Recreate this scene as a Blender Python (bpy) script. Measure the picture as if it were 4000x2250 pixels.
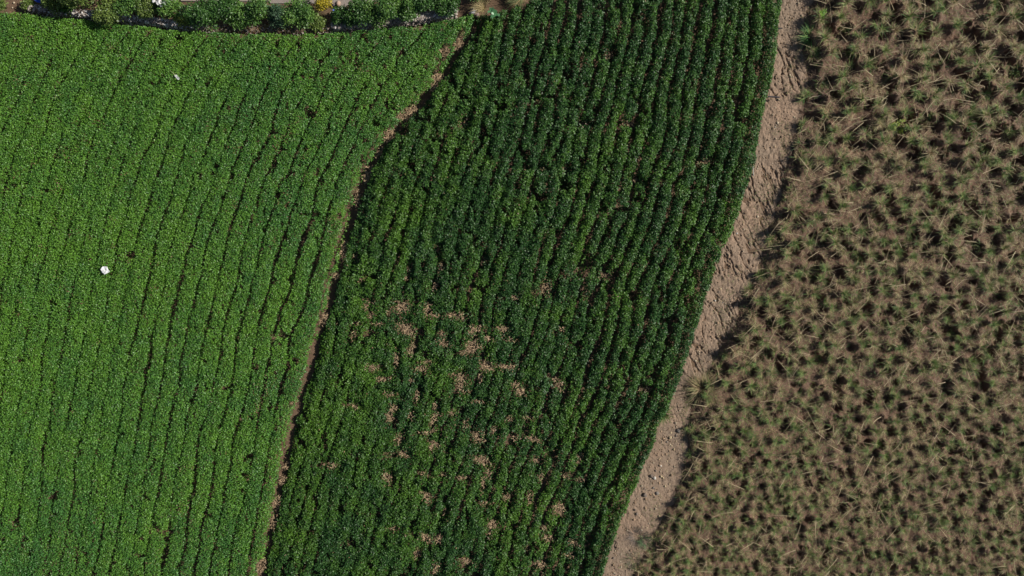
import bpy, math, random
import numpy as np
R = math.radians
random.seed(7)
rng = np.random.default_rng(11)
for o in list(bpy.data.objects):
    bpy.data.objects.remove(o)
scene = bpy.context.scene

# ------------------------------------------------------------------ camera, sky, sun, exposure
S = 0.0145            # metres per photo pixel on the ground
CAMH = 41.0
cam_d = bpy.data.cameras.new("camera")
cam = bpy.data.objects.new("camera", cam_d)
scene.collection.objects.link(cam)
cam.location = (0, 0, CAMH)
cam.rotation_euler = (0, 0, 0)
cam_d.sensor_width = 36.0
cam_d.lens = 36.0 * CAMH / (4000 * S)
cam_d.clip_end = 2000
scene.camera = cam

SUN_EL, SUN_AZ = 35.0, 12.0        # azimuth counter-clockwise from +X
world = bpy.data.worlds.new("World")
scene.world = world
world.use_nodes = True
wn = world.node_tree
wn.nodes.clear()
sky = wn.nodes.new("ShaderNodeTexSky")
sky.sky_type = 'NISHITA'
sky.sun_disc = False
sky.sun_elevation = R(SUN_EL)
sky.sun_rotation = R(90 - SUN_AZ)
bg = wn.nodes.new("ShaderNodeBackground")
bg.inputs[1].default_value = 0.05
out = wn.nodes.new("ShaderNodeOutputWorld")
wn.links.new(sky.outputs[0], bg.inputs[0])
wn.links.new(bg.outputs[0], out.inputs[0])

sun_d = bpy.data.lights.new("sun", 'SUN')
sun_d.energy = 5.0
sun_d.angle = R(0.5)
sun_d.color = (1.0, 0.95, 0.87)
sun = bpy.data.objects.new("sun", sun_d)
scene.collection.objects.link(sun)
sun.rotation_euler = (0, R(90 - SUN_EL), R(SUN_AZ))
sun.location = (20, 5, 30)

scene.view_settings.view_transform = 'Standard'
scene.view_settings.look = 'None'
scene.view_settings.exposure = 0.0
scene.view_settings.gamma = 1.0
scene.view_settings.use_curve_mapping = False
scene.cycles.max_bounces = 6
scene.cycles.diffuse_bounces = 3
scene.cycles.transparent_max_bounces = 4

# ------------------------------------------------------------------ helpers
def W(px, py, z=0.0):
    """world point whose height is z and which the photo shows at pixel (px,py)"""
    k = S * (1 - z / CAMH)
    return ((px - 2000) * k, (1125 - py) * k, z)

def tag(o, label=None, cat=None, group=None, kind=None):
    if label: o["label"] = label
    if cat: o["category"] = cat
    if group: o["group"] = group
    if kind: o["kind"] = kind
    return o

def empty(name, loc, rz=0.0):
    o = bpy.data.objects.new(name, None)
    o.empty_display_size = 0.2
    o.location = loc
    o.rotation_euler = (0, 0, rz)
    scene.collection.objects.link(o)
    return o

def lattice(seed):
    return np.random.default_rng(seed).random((256, 256))
def vnoise(x, y, seed):
    L = lattice(seed)
    xi = np.floor(x).astype(np.int64); yi = np.floor(y).astype(np.int64)
    fx = x - xi; fy = y - yi
    fx = fx * fx * (3 - 2 * fx); fy = fy * fy * (3 - 2 * fy)
    a = L[xi & 255, yi & 255]; b = L[(xi + 1) & 255, yi & 255]
    c = L[xi & 255, (yi + 1) & 255]; d = L[(xi + 1) & 255, (yi + 1) & 255]
    return (a * (1 - fx) + b * fx) * (1 - fy) + (c * (1 - fx) + d * fx) * fy
def fbm(x, y, seed, oct=3):
    t = 0; a = 0.5; n = 0
    for i in range(oct):
        t = t + a * vnoise(x * 2 ** i + 17.3 * i, y * 2 ** i - 9.1 * i, seed + i); n += a; a *= 0.5
    return t / n
def sstep(a, b, x):
    t = np.clip((x - a) / (b - a), 0, 1)
    return t * t * (3 - 2 * t)

def mesh_raw(name, V, F, col=None, mat=None, smooth=False, mats=None, midx=None):
    """V (n,3), F (m,4) or (m,3); col (m,3) one colour per face"""
    V = np.ascontiguousarray(V, dtype=np.float32); F = np.ascontiguousarray(F, dtype=np.int32)
    me = bpy.data.meshes.new(name)
    k = F.shape[1]
    me.vertices.add(len(V)); me.vertices.foreach_set("co", V.ravel())
    me.loops.add(F.size); me.loops.foreach_set("vertex_index", F.ravel())
    me.polygons.add(len(F))
    me.polygons.foreach_set("loop_start", np.arange(0, F.size, k, dtype=np.int32))
    me.polygons.foreach_set("loop_total", np.full(len(F), k, dtype=np.int32))
    if smooth: me.polygons.foreach_set("use_smooth", np.ones(len(F), dtype=bool))
    if col is not None:
        at = me.attributes.new("tint", 'FLOAT_COLOR', 'FACE')
        c4 = np.ones((len(F), 4), dtype=np.float32); c4[:, :3] = np.clip(col, 0, 1)
        at.data.foreach_set("color", c4.ravel())
    if midx is not None:
        me.polygons.foreach_set("material_index", np.ascontiguousarray(midx, dtype=np.int32))
    for m in (mats or ([mat] if mat else [])): me.materials.append(m)
    me.update(calc_edges=True)
    return me

def link(name, me, parent=None, loc=None, rz=0.0):
    o = bpy.data.objects.new(name, me)
    scene.collection.objects.link(o)
    if parent: o.parent = parent
    if loc is not None: o.location = loc
    if rz: o.rotation_euler = (0, 0, rz)
    return o

def leaves(P, length, width, col, flat=0.6, droop=0.25, r=rng):
    """folded rhombic leaves, V (n*4,3), F (n,4). flat: 1 = all facing up"""
    n = len(P)
    az = r.random(n) * 2 * np.pi
    pitch = r.normal(0.12, 0.55 * (1.25 - flat), n)          # of the leaf axis
    roll = r.normal(0, 0.75 * (1.25 - flat), n)
    ca, sa = np.cos(az), np.sin(az); cp, sp = np.cos(pitch), np.sin(pitch)
    ax = np.stack([ca * cp, sa * cp, sp], 1)
    side0 = np.stack([-sa, ca, np.zeros(n)], 1)
    up0 = np.cross(ax, side0)
    cr, sr = np.cos(roll)[:, None], np.sin(roll)[:, None]
    side = side0 * cr + up0 * sr; up = up0 * cr - side0 * sr
    L = (length * (0.65 + 0.7 * r.random(n)))[:, None]; w = (width * (0.7 + 0.6 * r.random(n)))[:, None]
    base = P; tip = P + ax * L - np.array([0, 0, 1]) * L * droop
    mid = P + ax * L * 0.45 - up * 0.0
    a = mid + side * w * 0.5 + up * w * 0.18
    b = mid - side * w * 0.5 + up * w * 0.18
    V = np.stack([base, a, tip, b], 1).reshape(-1, 3)
    F = np.arange(n * 4).reshape(-1, 4)
    return V, F, col

def blades(B, az, el, length, width, bend, col, seg=3):
    """grass blades as tapered bent strips"""
    n = len(B)
    p = B.copy(); e = el.copy()
    sd = np.stack([-np.sin(az), np.cos(az), np.zeros(n)], 1)
    rows = []
    for i in range(seg + 1):
        w = width * (1 - (i / seg) ** 1.6 * 0.9) * 0.5
        rows.append((p - sd * w[:, None], p + sd * w[:, None]))
        d = np.stack([np.cos(az) * np.cos(e), np.sin(az) * np.cos(e), np.sin(e)], 1)
        p = p + d * (length / seg)[:, None]
        p[:, 2] = np.maximum(p[:, 2], 0.015)
        e = e - bend / seg
    V = np.stack([q for rw in rows for q in rw], 1)              # n, 2(seg+1), 3
    k = 2 * (seg + 1)
    base = (np.arange(n) * k)[:, None]
    F = np.concatenate([base + np.array([2 * i, 2 * i + 1, 2 * i + 3, 2 * i + 2]) for i in range(seg)], 1).reshape(-1, 4)
    C = np.repeat(col, seg, axis=0)
    return V.reshape(-1, 3), F, C

def join(parts):
    Vs, Fs, Cs, o = [], [], [], 0
    for V, F, C in parts:
        Vs.append(V); Fs.append(F + o); Cs.append(C); o += len(V)
    return np.concatenate(Vs), np.concatenate(Fs), np.concatenate(Cs)

def tube(pts, rad, sides=7, col=(0.3, 0.25, 0.2), cap=True):
    pts = np.array(pts, float); n = len(pts)
    rad = np.broadcast_to(np.array(rad, float), (n,))
    V = []
    for i in range(n):
        t = pts[min(i + 1, n - 1)] - pts[max(i - 1, 0)]; t = t / (np.linalg.norm(t) + 1e-9)
        h = np.array([0, 0, 1.0]) if abs(t[2]) < 0.9 else np.array([1.0, 0, 0])
        a = np.cross(t, h); a /= np.linalg.norm(a); b = np.cross(t, a)
        for k in range(sides):
            th = 2 * np.pi * k / sides
            V.append(pts[i] + rad[i] * (a * np.cos(th) + b * np.sin(th)))
    F = []
    for i in range(n - 1):
        for k in range(sides):
            F.append([i * sides + k, i * sides + (k + 1) % sides, (i + 1) * sides + (k + 1) % sides, (i + 1) * sides + k])
    if cap:
        for e in (0, n - 1):
            V.append(pts[e]); c = len(V) - 1
            for k in range(0, sides):
                F.append([e * sides + k, e * sides + (k + 1) % sides, c, c])
    F = np.array(F)
    return np.array(V), F, np.tile(np.array(col, float), (len(F), 1))

def fix_tri_quads(V, F, C):
    """degenerate quads (cap fans) are split off as real triangles fed back as quads with a mid vertex"""
    return V, F, C

# unit rock: a coarse quad sphere, made lumpy per use
def quad_sphere(n=4):
    V = []; F = []; idx = {}
    def vid(p):
        k = tuple(np.round(p, 5))
        if k not in idx: idx[k] = len(V); V.append(p)
        return idx[k]
    for axis in range(3):
        for s in (-1, 1):
            for i in range(n):
                for j in range(n):
                    q = []
                    for (di, dj) in ((0, 0), (1, 0), (1, 1), (0, 1)):
                        u = -1 + 2 * (i + di) / n; v = -1 + 2 * (j + dj) / n
                        p = np.zeros(3); p[axis] = s; p[(axis + 1) % 3] = u; p[(axis + 2) % 3] = v
                        q.append(vid(p / np.linalg.norm(p)))
                    F.append(q if s > 0 else q[::-1])
    return np.array(V), np.array(F)
QS3 = quad_sphere(3); QS5 = quad_sphere(5)
def rock(c, size, col, q=QS3, r=rng, rough=0.22):
    V, F = q
    sc = np.array(size) if np.ndim(size) else np.array([size, size * (0.7 + 0.5 * r.random()), size * (0.5 + 0.4 * r.random())])
    P = V.copy()
    for k in range(5):                                # planar cuts give flat facets
        nrm = r.normal(size=3); nrm /= np.linalg.norm(nrm); d = 0.62 + 0.3 * r.random()
        h = P @ nrm - d; P = P - np.outer(np.maximum(h, 0), nrm)
    P = P * (1 + r.normal(0, rough * 0.3, (len(P), 1)))
    a = r.random() * 6.283; ca, sa = math.cos(a), math.sin(a)
    P = P * sc; P = P @ np.array([[ca, sa, 0], [-sa, ca, 0], [0, 0, 1]])
    return P + np.array(c), F, np.tile(np.array(col, float), (len(F), 1))

# ------------------------------------------------------------------ materials
def new_mat(name):
    m = bpy.data.materials.new(name); m.use_nodes = True
    nt = m.node_tree; nt.nodes.clear()
    o = nt.nodes.new("ShaderNodeOutputMaterial")
    return m, nt, o

def mat_leaf(name, rough=0.45, spec=0.5, trans=0.15, var=0.15):
    m, nt, o = new_mat(name)
    at = nt.nodes.new("ShaderNodeAttribute"); at.attribute_name = "tint"
    b = nt.nodes.new("ShaderNodeBsdfPrincipled")
    b.inputs["Roughness"].default_value = rough
    b.inputs["Specular IOR Level"].default_value = spec
    tc = nt.nodes.new("ShaderNodeTexCoord")
    nz = nt.nodes.new("ShaderNodeTexNoise"); nz.inputs["Scale"].default_value = 30
    nt.links.new(tc.outputs["Object"], nz.inputs["Vector"])
    mp = nt.nodes.new("ShaderNodeMapRange"); mp.inputs[3].default_value = 1 - var; mp.inputs[4].default_value = 1 + var
    nt.links.new(nz.outputs[0], mp.inputs[0])
    mx = nt.nodes.new("ShaderNodeVectorMath"); mx.operation = 'SCALE'
    nt.links.new(at.outputs["Color"], mx.inputs[0]); nt.links.new(mp.outputs[0], mx.inputs["Scale"])
    nt.links.new(mx.outputs[0], b.inputs["Base Color"])
    if trans > 0:
        t = nt.nodes.new("ShaderNodeBsdfTranslucent")
        mu = nt.nodes.new("ShaderNodeVectorMath"); mu.operation = 'MULTIPLY'; mu.inputs[1].default_value = (1.1, 1.25, 0.6)
        nt.links.new(mx.outputs[0], mu.inputs[0]); nt.links.new(mu.outputs[0], t.inputs["Color"])
        ms = nt.nodes.new("ShaderNodeMixShader"); ms.inputs[0].default_value = trans
        nt.links.new(b.outputs[0], ms.inputs[1]); nt.links.new(t.outputs[0], ms.inputs[2]); nt.links.new(ms.outputs[0], o.inputs[0])
    else:
        nt.links.new(b.outputs[0], o.inputs[0])
    return m

def mat_soil(name, c1, c2, c3, scale=1.0, bump=0.6, rough=0.95):
    m, nt, o = new_mat(name)
    tc = nt.nodes.new("ShaderNodeTexCoord")
    def noise(sc, det, r=0.6):
        n = nt.nodes.new("ShaderNodeTexNoise"); n.inputs["Scale"].default_value = sc * scale
        n.inputs["Detail"].default_value = det; n.inputs["Roughness"].default_value = r
        nt.links.new(tc.outputs["Object"], n.inputs["Vector"]); return n
    n1, n2, n3 = noise(0.35, 4), noise(3.0, 6, 0.7), noise(14, 6, 0.75)
    def ramp(src, p0, p1):
        r = nt.nodes.new("ShaderNodeMapRange"); r.inputs[1].default_value = p0; r.inputs[2].default_value = p1
        nt.links.new(src.outputs[0], r.inputs[0]); return r
    mixa = nt.nodes.new("ShaderNodeMix"); mixa.data_type = 'RGBA'
    mixa.inputs[6].default_value = (*c1, 1); mixa.inputs[7].default_value = (*c2, 1)
    nt.links.new(ramp(n1, 0.35, 0.65).outputs[0], mixa.inputs[0])
    mixb = nt.nodes.new("ShaderNodeMix"); mixb.data_type = 'RGBA'
    mixb.inputs[7].default_value = (*c3, 1)
    nt.links.new(mixa.outputs[2], mixb.inputs[6]); nt.links.new(ramp(n2, 0.5, 0.75).outputs[0], mixb.inputs[0])
    v = ramp(n3, 0.25, 0.75); v.inputs[3].default_value = 0.72; v.inputs[4].default_value = 1.25
    sc_ = nt.nodes.new("ShaderNodeVectorMath"); sc_.operation = 'SCALE'
    nt.links.new(mixb.outputs[2], sc_.inputs[0]); nt.links.new(v.outputs[0], sc_.inputs["Scale"])
    b = nt.nodes.new("ShaderNodeBsdfPrincipled"); b.inputs["Roughness"].default_value = rough
    b.inputs["Specular IOR Level"].default_value = 0.2
    nt.links.new(sc_.outputs[0], b.inputs["Base Color"])
    bp = nt.nodes.new("ShaderNodeBump"); bp.inputs["Strength"].default_value = bump; bp.inputs["Distance"].default_value = 0.06
    ad = nt.nodes.new("ShaderNodeMath"); ad.operation = 'ADD'
    nt.links.new(n2.outputs[0], ad.inputs[0]); nt.links.new(n3.outputs[0], ad.inputs[1])
    nt.links.new(ad.outputs[0], bp.inputs["Height"]); nt.links.new(bp.outputs[0], b.inputs["Normal"])
    nt.links.new(b.outputs[0], o.inputs[0])
    return m

def mat_plain(name, rough=0.8, spec=0.3, var=0.3, nscale=25, bump=0.4, metallic=0.0):
    """tint attribute modulated by noise, used for stone, wood, plastic"""
    m, nt, o = new_mat(name)
    at = nt.nodes.new("ShaderNodeAttribute"); at.attribute_name = "tint"
    tc = nt.nodes.new("ShaderNodeTexCoord")
    nz = nt.nodes.new("ShaderNodeTexNoise"); nz.inputs["Scale"].default_value = nscale; nz.inputs["Detail"].default_value = 5
    nt.links.new(tc.outputs["Object"], nz.inputs["Vector"])
    mp = nt.nodes.new("ShaderNodeMapRange"); mp.inputs[1].default_value = 0.3; mp.inputs[2].default_value = 0.7
    mp.inputs[3].default_value = 1 - var; mp.inputs[4].default_value = 1 + var
    nt.links.new(nz.outputs[0], mp.inputs[0])
    sc_ = nt.nodes.new("ShaderNodeVectorMath"); sc_.operation = 'SCALE'
    nt.links.new(at.outputs["Color"], sc_.inputs[0]); nt.links.new(mp.outputs[0], sc_.inputs["Scale"])
    b = nt.nodes.new("ShaderNodeBsdfPrincipled"); b.inputs["Roughness"].default_value = rough
    b.inputs["Specular IOR Level"].default_value = spec; b.inputs["Metallic"].default_value = metallic
    nt.links.new(sc_.outputs[0], b.inputs["Base Color"])
    bp = nt.nodes.new("ShaderNodeBump"); bp.inputs["Strength"].default_value = bump; bp.inputs["Distance"].default_value = 0.01
    nt.links.new(nz.outputs[0], bp.inputs["Height"]); nt.links.new(bp.outputs[0], b.inputs["Normal"])
    nt.links.new(b.outputs[0], o.inputs[0])
    return m

M_CROP1 = mat_leaf("pale_crop_leaf", 0.5, 0.5, 0.12)
M_CROP2 = mat_leaf("dark_crop_leaf", 0.5, 0.38, 0.06)
M_SHRUB = mat_leaf("shrub_leaf", 0.42, 0.5, 0.12)
M_GRASS = mat_leaf("grass_blade", 0.6, 0.3, 0.12)
M_STONE = mat_plain("stone", 0.9, 0.25, 0.28, 18, 0.6)
M_WOOD = mat_plain("wood", 0.85, 0.25, 0.25, 40, 0.5)
M_PLASTIC = mat_plain("plastic", 0.4, 0.5, 0.08, 12, 0.2)
M_GROUND = mat_soil("field_soil", (0.17, 0.11, 0.07), (0.20, 0.13, 0.085), (0.13, 0.085, 0.055))  # soil tone darkened overall to deepen the shade in the crop row gaps
M_PATH = mat_soil("path_earth", (0.36, 0.25, 0.175), (0.31, 0.232, 0.168), (0.22, 0.165, 0.12), 1.0, 0.9)
M_DRY = mat_soil("dry_field_earth", (0.19, 0.115, 0.078), (0.22, 0.14, 0.095), (0.13, 0.08, 0.057), 1.0, 0.9)
M_ROAD = mat_soil("road_gravel", (0.30, 0.26, 0.23), (0.33, 0.28, 0.245), (0.25, 0.20, 0.165), 1.3, 0.4)
M_BANK = mat_soil("bank_earth", (0.26, 0.165, 0.11), (0.33, 0.21, 0.14), (0.16, 0.11, 0.08), 1.5, 0.8)

# ------------------------------------------------------------------ outlines, in photo pixels (2576 wide)
D = 4000 / 2576
def curve(pts):
    a = np.array(pts, float) * D
    return a[:, 1], a[:, 0]          # y, x  (y ascending)
A_pts = [(1205, -60), (1200, 0), (1195, 45), (1183, 80), (1150, 120), (1112, 185), (1075, 228), (1040, 272), (1000, 308), (972, 342), (945, 378),
         (925, 420), (900, 475), (882, 540), (862, 610), (850, 660), (838, 700), (822, 770), (798, 840), (775, 915), (755, 1000),
         (735, 1050), (721, 1110), (712, 1180), (697, 1225), (682, 1290), (664, 1390), (648, 1449), (625, 1560)]
B_pts = [(1975, -60), (1970, 0), (1963, 90), (1955, 160), (1940, 235), (1922, 330), (1905, 400), (1893, 440), (1872, 530), (1840, 600),
         (1808, 680), (1780, 760), (1757, 840), (1738, 890), (1712, 970), (1688, 1035), (1663, 1078), (1657, 1110), (1638, 1150), (1612, 1210),
         (1590, 1260), (1558, 1345), (1525, 1449), (1490, 1560)]
C_pts = [(2050, -60), (2040, 0), (2020, 40), (2010, 129), (2026, 212), (2012, 270), (1980, 386), (1954, 483), (1934, 560), (1908, 650), (1868, 740),
         (1830, 830), (1790, 900), (1748, 985), (1722, 1050), (1722, 1120), (1708, 1190), (1690, 1260), (1640, 1330), (1610, 1400), (1580, 1449), (1540, 1560)]
As_pts = [(1075, -60), (1056, 0), (990, 193), (927, 386), (866, 580), (831, 724), (773, 966), (718, 1160), (644, 1449), (615, 1560)]
Ay, Ax = curve(A_pts); By, Bx = curve(B_pts); Cy, Cx = curve(C_pts); Asy, Asx = curve(As_pts)
# top edge of the two crops, x -> y
T_pts = np.array([(-120, 20), (0, 26), (60, 30), (120, 38), (200, 46), (300, 57), (400, 68), (470, 76), (600, 80), (740, 82), (860, 78), (960, 68), (1060, 56), (1130, 46), (1195, 30),
                  (1225, 24), (1262, 20), (1310, 8), (1335, -8), (1420, -24), (1500, -30), (1900, -60), (2100, -60)]) * D
def gfun(y):        # row slant in the left field, integral of dx/dy
    ys = np.arange(-400, 3000, 10.0)
    sl = np.interp(ys, [-400, 0, 150, 400, 700, 1125, 1700, 2600], [-0.85, -0.8, -0.7, -0.5, -0.36, -0.27, -0.22, -0.2])
    g = np.cumsum(sl) * 10
    return np.interp(y, ys, g - g[np.searchsorted(ys, 1125)])

def blob(px, py, spots):
    m = np.zeros_like(px)
    for (cx, cy, rx, ry, an) in spots:
        dx, dy = px - cx, py - cy
        near = (np.abs(dx) < 2.2 * max(rx, ry)) & (np.abs(dy) < 2.2 * max(rx, ry))
        if not near.any(): continue
        ca, sa = math.cos(R(an)), math.sin(R(an))
        u = (dx * ca + dy * sa) / rx; v = (-dx * sa + dy * ca) / ry
        m = np.where(near, np.maximum(m, 1 - sstep(0.65, 1.25, np.sqrt(u * u + v * v))), m)
    return m

# ------------------------------------------------------------------ crop fields
# small places where plants are missing in the left field (photo pixels)
left_spots = [(503, 995, 20, 13, -20), (45, 725, 14, 10, 0), (143, 630, 8, 14, 10), (170, 745, 14, 10, 0), (690, 145, 17, 9, 0), (630, 297, 8, 8, 0),
              (1080, 212, 10, 10, 0), (1250, 238, 12, 11, 0), (1278, 213, 9, 9, 0), (836, 645, 10, 12, 0), (822, 676, 9, 9, 0), (900, 690, 9, 14, 10),
              (1068, 650, 8, 32, 14), (1235, 670, 10, 22, 14), (960, 1790, 22, 12, -30), (298, 1778, 8, 20, 8), (592, 1810, 8, 18, 15), (580, 1835, 7, 14, 5),
              (556, 1945, 8, 16, 8), (1125, 1435, 9, 14, 0), (753, 1190, 8, 22, 5), (995, 1440, 10, 18, 15), (1070, 1460, 9, 9, 0), (900, 1535, 8, 14, 5), (250, 580, 10, 6, 20),
              (1210, 300, 10, 8, 0), (1500, 258, 9, 12, 20), (1385, 250, 9, 9, 0), (1570, 200, 8, 8, 0), (1640, 95, 10, 22, 20), (1440, 100, 8, 14, 0),
              (1520, 142, 9, 12, 25), (1560, 205, 7, 26, 40), (1300, 270, 8, 14, 40), (1425, 340, 7, 10, 0), (1590, 240, 6, 10, 20)]
mid_spots = [(2135, 1125, 17, 26, 15), (2372, 1075, 20, 15, 0), (1560, 1205, 30, 22, -20), (1580, 1290, 38, 22, 30), (1775, 1232, 40, 9, -4), (1450, 1445, 26, 14, 0),
             (1640, 1445, 26, 14, 10), (1865, 1290, 20, 14, 0), (1960, 1290, 24, 12, 10), (1845, 1365, 30, 26, 0), (1800, 1500, 24, 32, -10), (1975, 1440, 46, 10, 4),
             (2035, 1538, 22, 18, 20), (2190, 1515, 18, 16, 0), (2525, 1532, 28, 8, 0), (1515, 1625, 12, 34, 20), (1860, 1716, 18, 28, -25), (1880, 1812, 32, 18, 20),
             (1283, 1828, 24, 12, 0), (2455, 477, 30, 9, 0), (2762, 628, 30, 10, 0), (2770, 430, 12, 10, 0), (2490, 700, 20, 8, 30), (1922, 2065, 18, 22, -20), (2185, 2005, 24, 20, 0),
             (2085, 1726, 30, 10, 15), (1505, 1880, 18, 20, 0), (2130, 2075, 14, 12, 0), (1690, 1745, 34, 9, 35), (1570, 1785, 24, 12, 30), (1660, 1960, 14, 22, -30),
             (1885, 1905, 9, 30, 5), (1980, 1955, 16, 14, 0), (2070, 1960, 10, 24, 5), (2220, 1870, 18, 10, 0), (2190, 1990, 16, 12, 0), (2140, 2115, 22, 16, 30),
             (2250, 2140, 22, 8, 30), (2110, 2225, 26, 14, 10), (2225, 2185, 18, 8, 10), (1660, 2120, 24, 14, 30), (1620, 2180, 10, 20, 10), (1700, 2240, 16, 18, 0),
             (1815, 2210, 30, 12, 20), (1420, 1200, 10, 14, 10), (1400, 1095, 10, 10, 0), (1380, 1265, 18, 7, 0), (1470, 1270, 20, 8, 0), (1600, 1370, 12, 30, 15),
             (1540, 1410, 10, 30, 5), (1720, 1310, 16, 12, 20), (1730, 1345, 22, 14, 30), (2010, 1165, 12, 12, 0), (2095, 1145, 10, 10, 0), (1705, 975, 9, 14, 0),
             (2290, 1155, 16, 10, 0), (2200, 1290, 12, 10, 0), (1990, 1330, 26, 8, 10), (1900, 1430, 26, 14, 30), (2060, 650, 9, 7, 0), (2120, 655, 10, 7, 0), (2215, 655, 14, 9, 0),
             (2280, 478, 12, 9, 0), (1810, 470, 14, 22, 30), (2385, 200, 14, 14, 0), (2375, 215, 10, 10, 0), (1340, 700, 6, 6, 0), (1380, 1005, 10, 14, 0)]
for k in range(80):      # scattered bare spots, thickest in the lower middle of the field
    cx = rng.normal(1720, 270); cy = rng.normal(1500, 380)
    if cx < 1330 or cx > 2400 or cy < 950: continue
    if rng.random() < 0.55: mid_spots.append((cx, cy, rng.uniform(13, 28), rng.uniform(6, 10), rng.uniform(-12, 25)))
    else: mid_spots.append((cx, cy, rng.uniform(8, 12), rng.uniform(13, 26), rng.uniform(5, 25)))
ditch_spots = [(1735, 192, 24, 24, 0), (1702, 290, 26, 24, 0), (1600, 425, 40, 20, -30), (1560, 450, 24, 15, 0), (1512, 520, 22, 32, 30), (1470, 590, 12, 30, 20), (1425, 675, 18, 34, 20),
               (1385, 770, 12, 34, 5), (1332, 975, 16, 40, 8), (1300, 1078, 18, 14, 0), (1252, 1250, 16, 26, 20), (1130, 1580, 12, 12, 0), (1087, 1890, 19, 20, 0), (1066, 1980, 17, 26, 10),
               (1053, 2060, 15, 30, 5), (1005, 2225, 20, 34, 10), (1103, 1835, 12, 20, 0), (1790, 150, 18, 40, 20), (1690, 330, 16, 22, 20)]

CELL = 0.045
gx = np.arange(-35.5, 16.5, CELL); gy = np.arange(-22.5, 18.5, CELL)
GX, GY = np.meshgrid(gx, gy)            # rows = y
def topx(hpx): return np.interp(hpx, T_pts[:, 0], T_pts[:, 1])

# left field
HL = 0.72
kL = S * (1 - HL / CAMH)
PX = GX / kL + 2000; PY = 1125 - GY / kL
wob = (fbm(GX * 0.9, GY * 0.35, 31, 3) - 0.5)
f = np.clip(0.72 + 0.28 * PX / 1300, 0.4, 1.1)
u = (PX - gfun(PY) * f + wob * 44) / 70.0
d = np.abs(u - np.round(u)) * 70.0                                   # px to the nearest row gap
rowid = np.round(u)
pers = vnoise(rowid * 7.31, GY * 0.16 + rowid * 3.3, 77)             # how open this gap is here
pers2 = vnoise(rowid * 3.7, GY * 0.9 + rowid * 9.1, 78)
openL = 0.48 + 0.52 * sstep(250, 750, PX) * sstep(180, 620, PY) + 0.15 * sstep(1700, 2100, PY)
pers3 = vnoise(rowid * 2.3, GY * 3.4 + rowid * 4.4, 79)
op = np.clip(openL * (0.25 + 0.9 * pers) + 0.7 * (pers2 - 0.55) + 0.5 * (pers3 - 0.5), 0, 1.2)
halfw = 1.5 + 4.6 * op
gapL = (1 - sstep(halfw * 0.7, halfw * 1.3 + 1.5, d)) * sstep(0.18, 0.5, op)
gapL = np.maximum(gapL * 0.97, blob(PX, PY, left_spots))
holes = sstep(0.80, 0.9, fbm(GX * 3.1, GY * 2.2, 91, 2) + 0.10 * sstep(500, 1300, PX) + 0.10 * sstep(1500, 2250, PY) * (1 - sstep(500, 1000, PX)))
gapL = np.maximum(gapL, holes * 0.9)
edgeA = np.interp(PY, Ay, Ax) + (fbm(GX * 1.6, GY * 1.6, 5, 4) - 0.5) * 34
ditchw = 3 + 8 * fbm(GX * 0.5, GY * 0.5, 15, 2)
inL = sstep(0, 9, edgeA - ditchw - PX) * sstep(0, 9, PY - topx(PX) - (fbm(GX * 1.6, GY * 1.6, 6) - 0.5) * 12)
gapL = np.maximum(gapL, blob(PX, PY, ditch_spots))
sparse = sstep(1500, 2250, PY) * (1 - sstep(300, 1100, PX))
hL = HL * (0.80 + 0.22 * fbm(GX * 2.6, GY * 2.6, 41, 3) - 0.03 * np.cos(2 * np.pi * u) - 0.16 * np.exp(-(d / 5.0) ** 2)) * (1 - 0.22 * sparse)
hL = hL * (1 - gapL) * np.clip(inL * 1.2, 0, 1)
dL = (1 - gapL * 0.96) * inL * (1 - 0.28 * sparse * sstep(0.45, 0.7, fbm(GX * 0.8, GY * 0.8, 44)))

# middle field
HM = 0.88
kM = S * (1 - HM / CAMH)
PX2 = GX / kM + 2000; PY2 = 1125 - GY / kM
a_ = np.interp(PY2, Asy, Asx); b_ = np.interp(PY2, By, Bx)
t = (PX2 - a_) / (b_ - a_)
wob = fbm(GX * 0.8, GY * 0.35, 131, 3) - 0.5 + 0.5 * (fbm(GX * 2.2, GY * 1.4, 135, 2) - 0.5)
u2 = t * 27.0 + wob * 0.65
rowid2 = np.round(u2)
pitch = (b_ - a_) / 27.0
d2 = np.abs(u2 - rowid2) * pitch
pers = vnoise(rowid2 * 5.3, GY * 0.22 + rowid2 * 2.9, 177)
pers2 = vnoise(rowid2 * 3.1, GY * 1.0 + rowid2 * 6.1, 178)
rowgain = vnoise(rowid2 * 1.37 + 0.5, rowid2 * 0 + 3.3, 179)
op2 = np.clip(-0.12 + 0.42 * sstep(1400, 2500, PX2) + 0.55 * (rowgain - 0.35) + 0.6 * (pers - 0.15) + 0.9 * (pers2 - 0.45), 0, 1.35)
halfw = 1.5 + 6.6 * op2
gapM = (1 - sstep(halfw * 0.7, halfw * 1.3 + 2, d2)) * sstep(0.12, 0.55, op2)
edgeB = np.interp(PY2, By, Bx) + (fbm(GX * 1.0, GY * 1.0, 8) - 0.5) * 26
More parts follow.
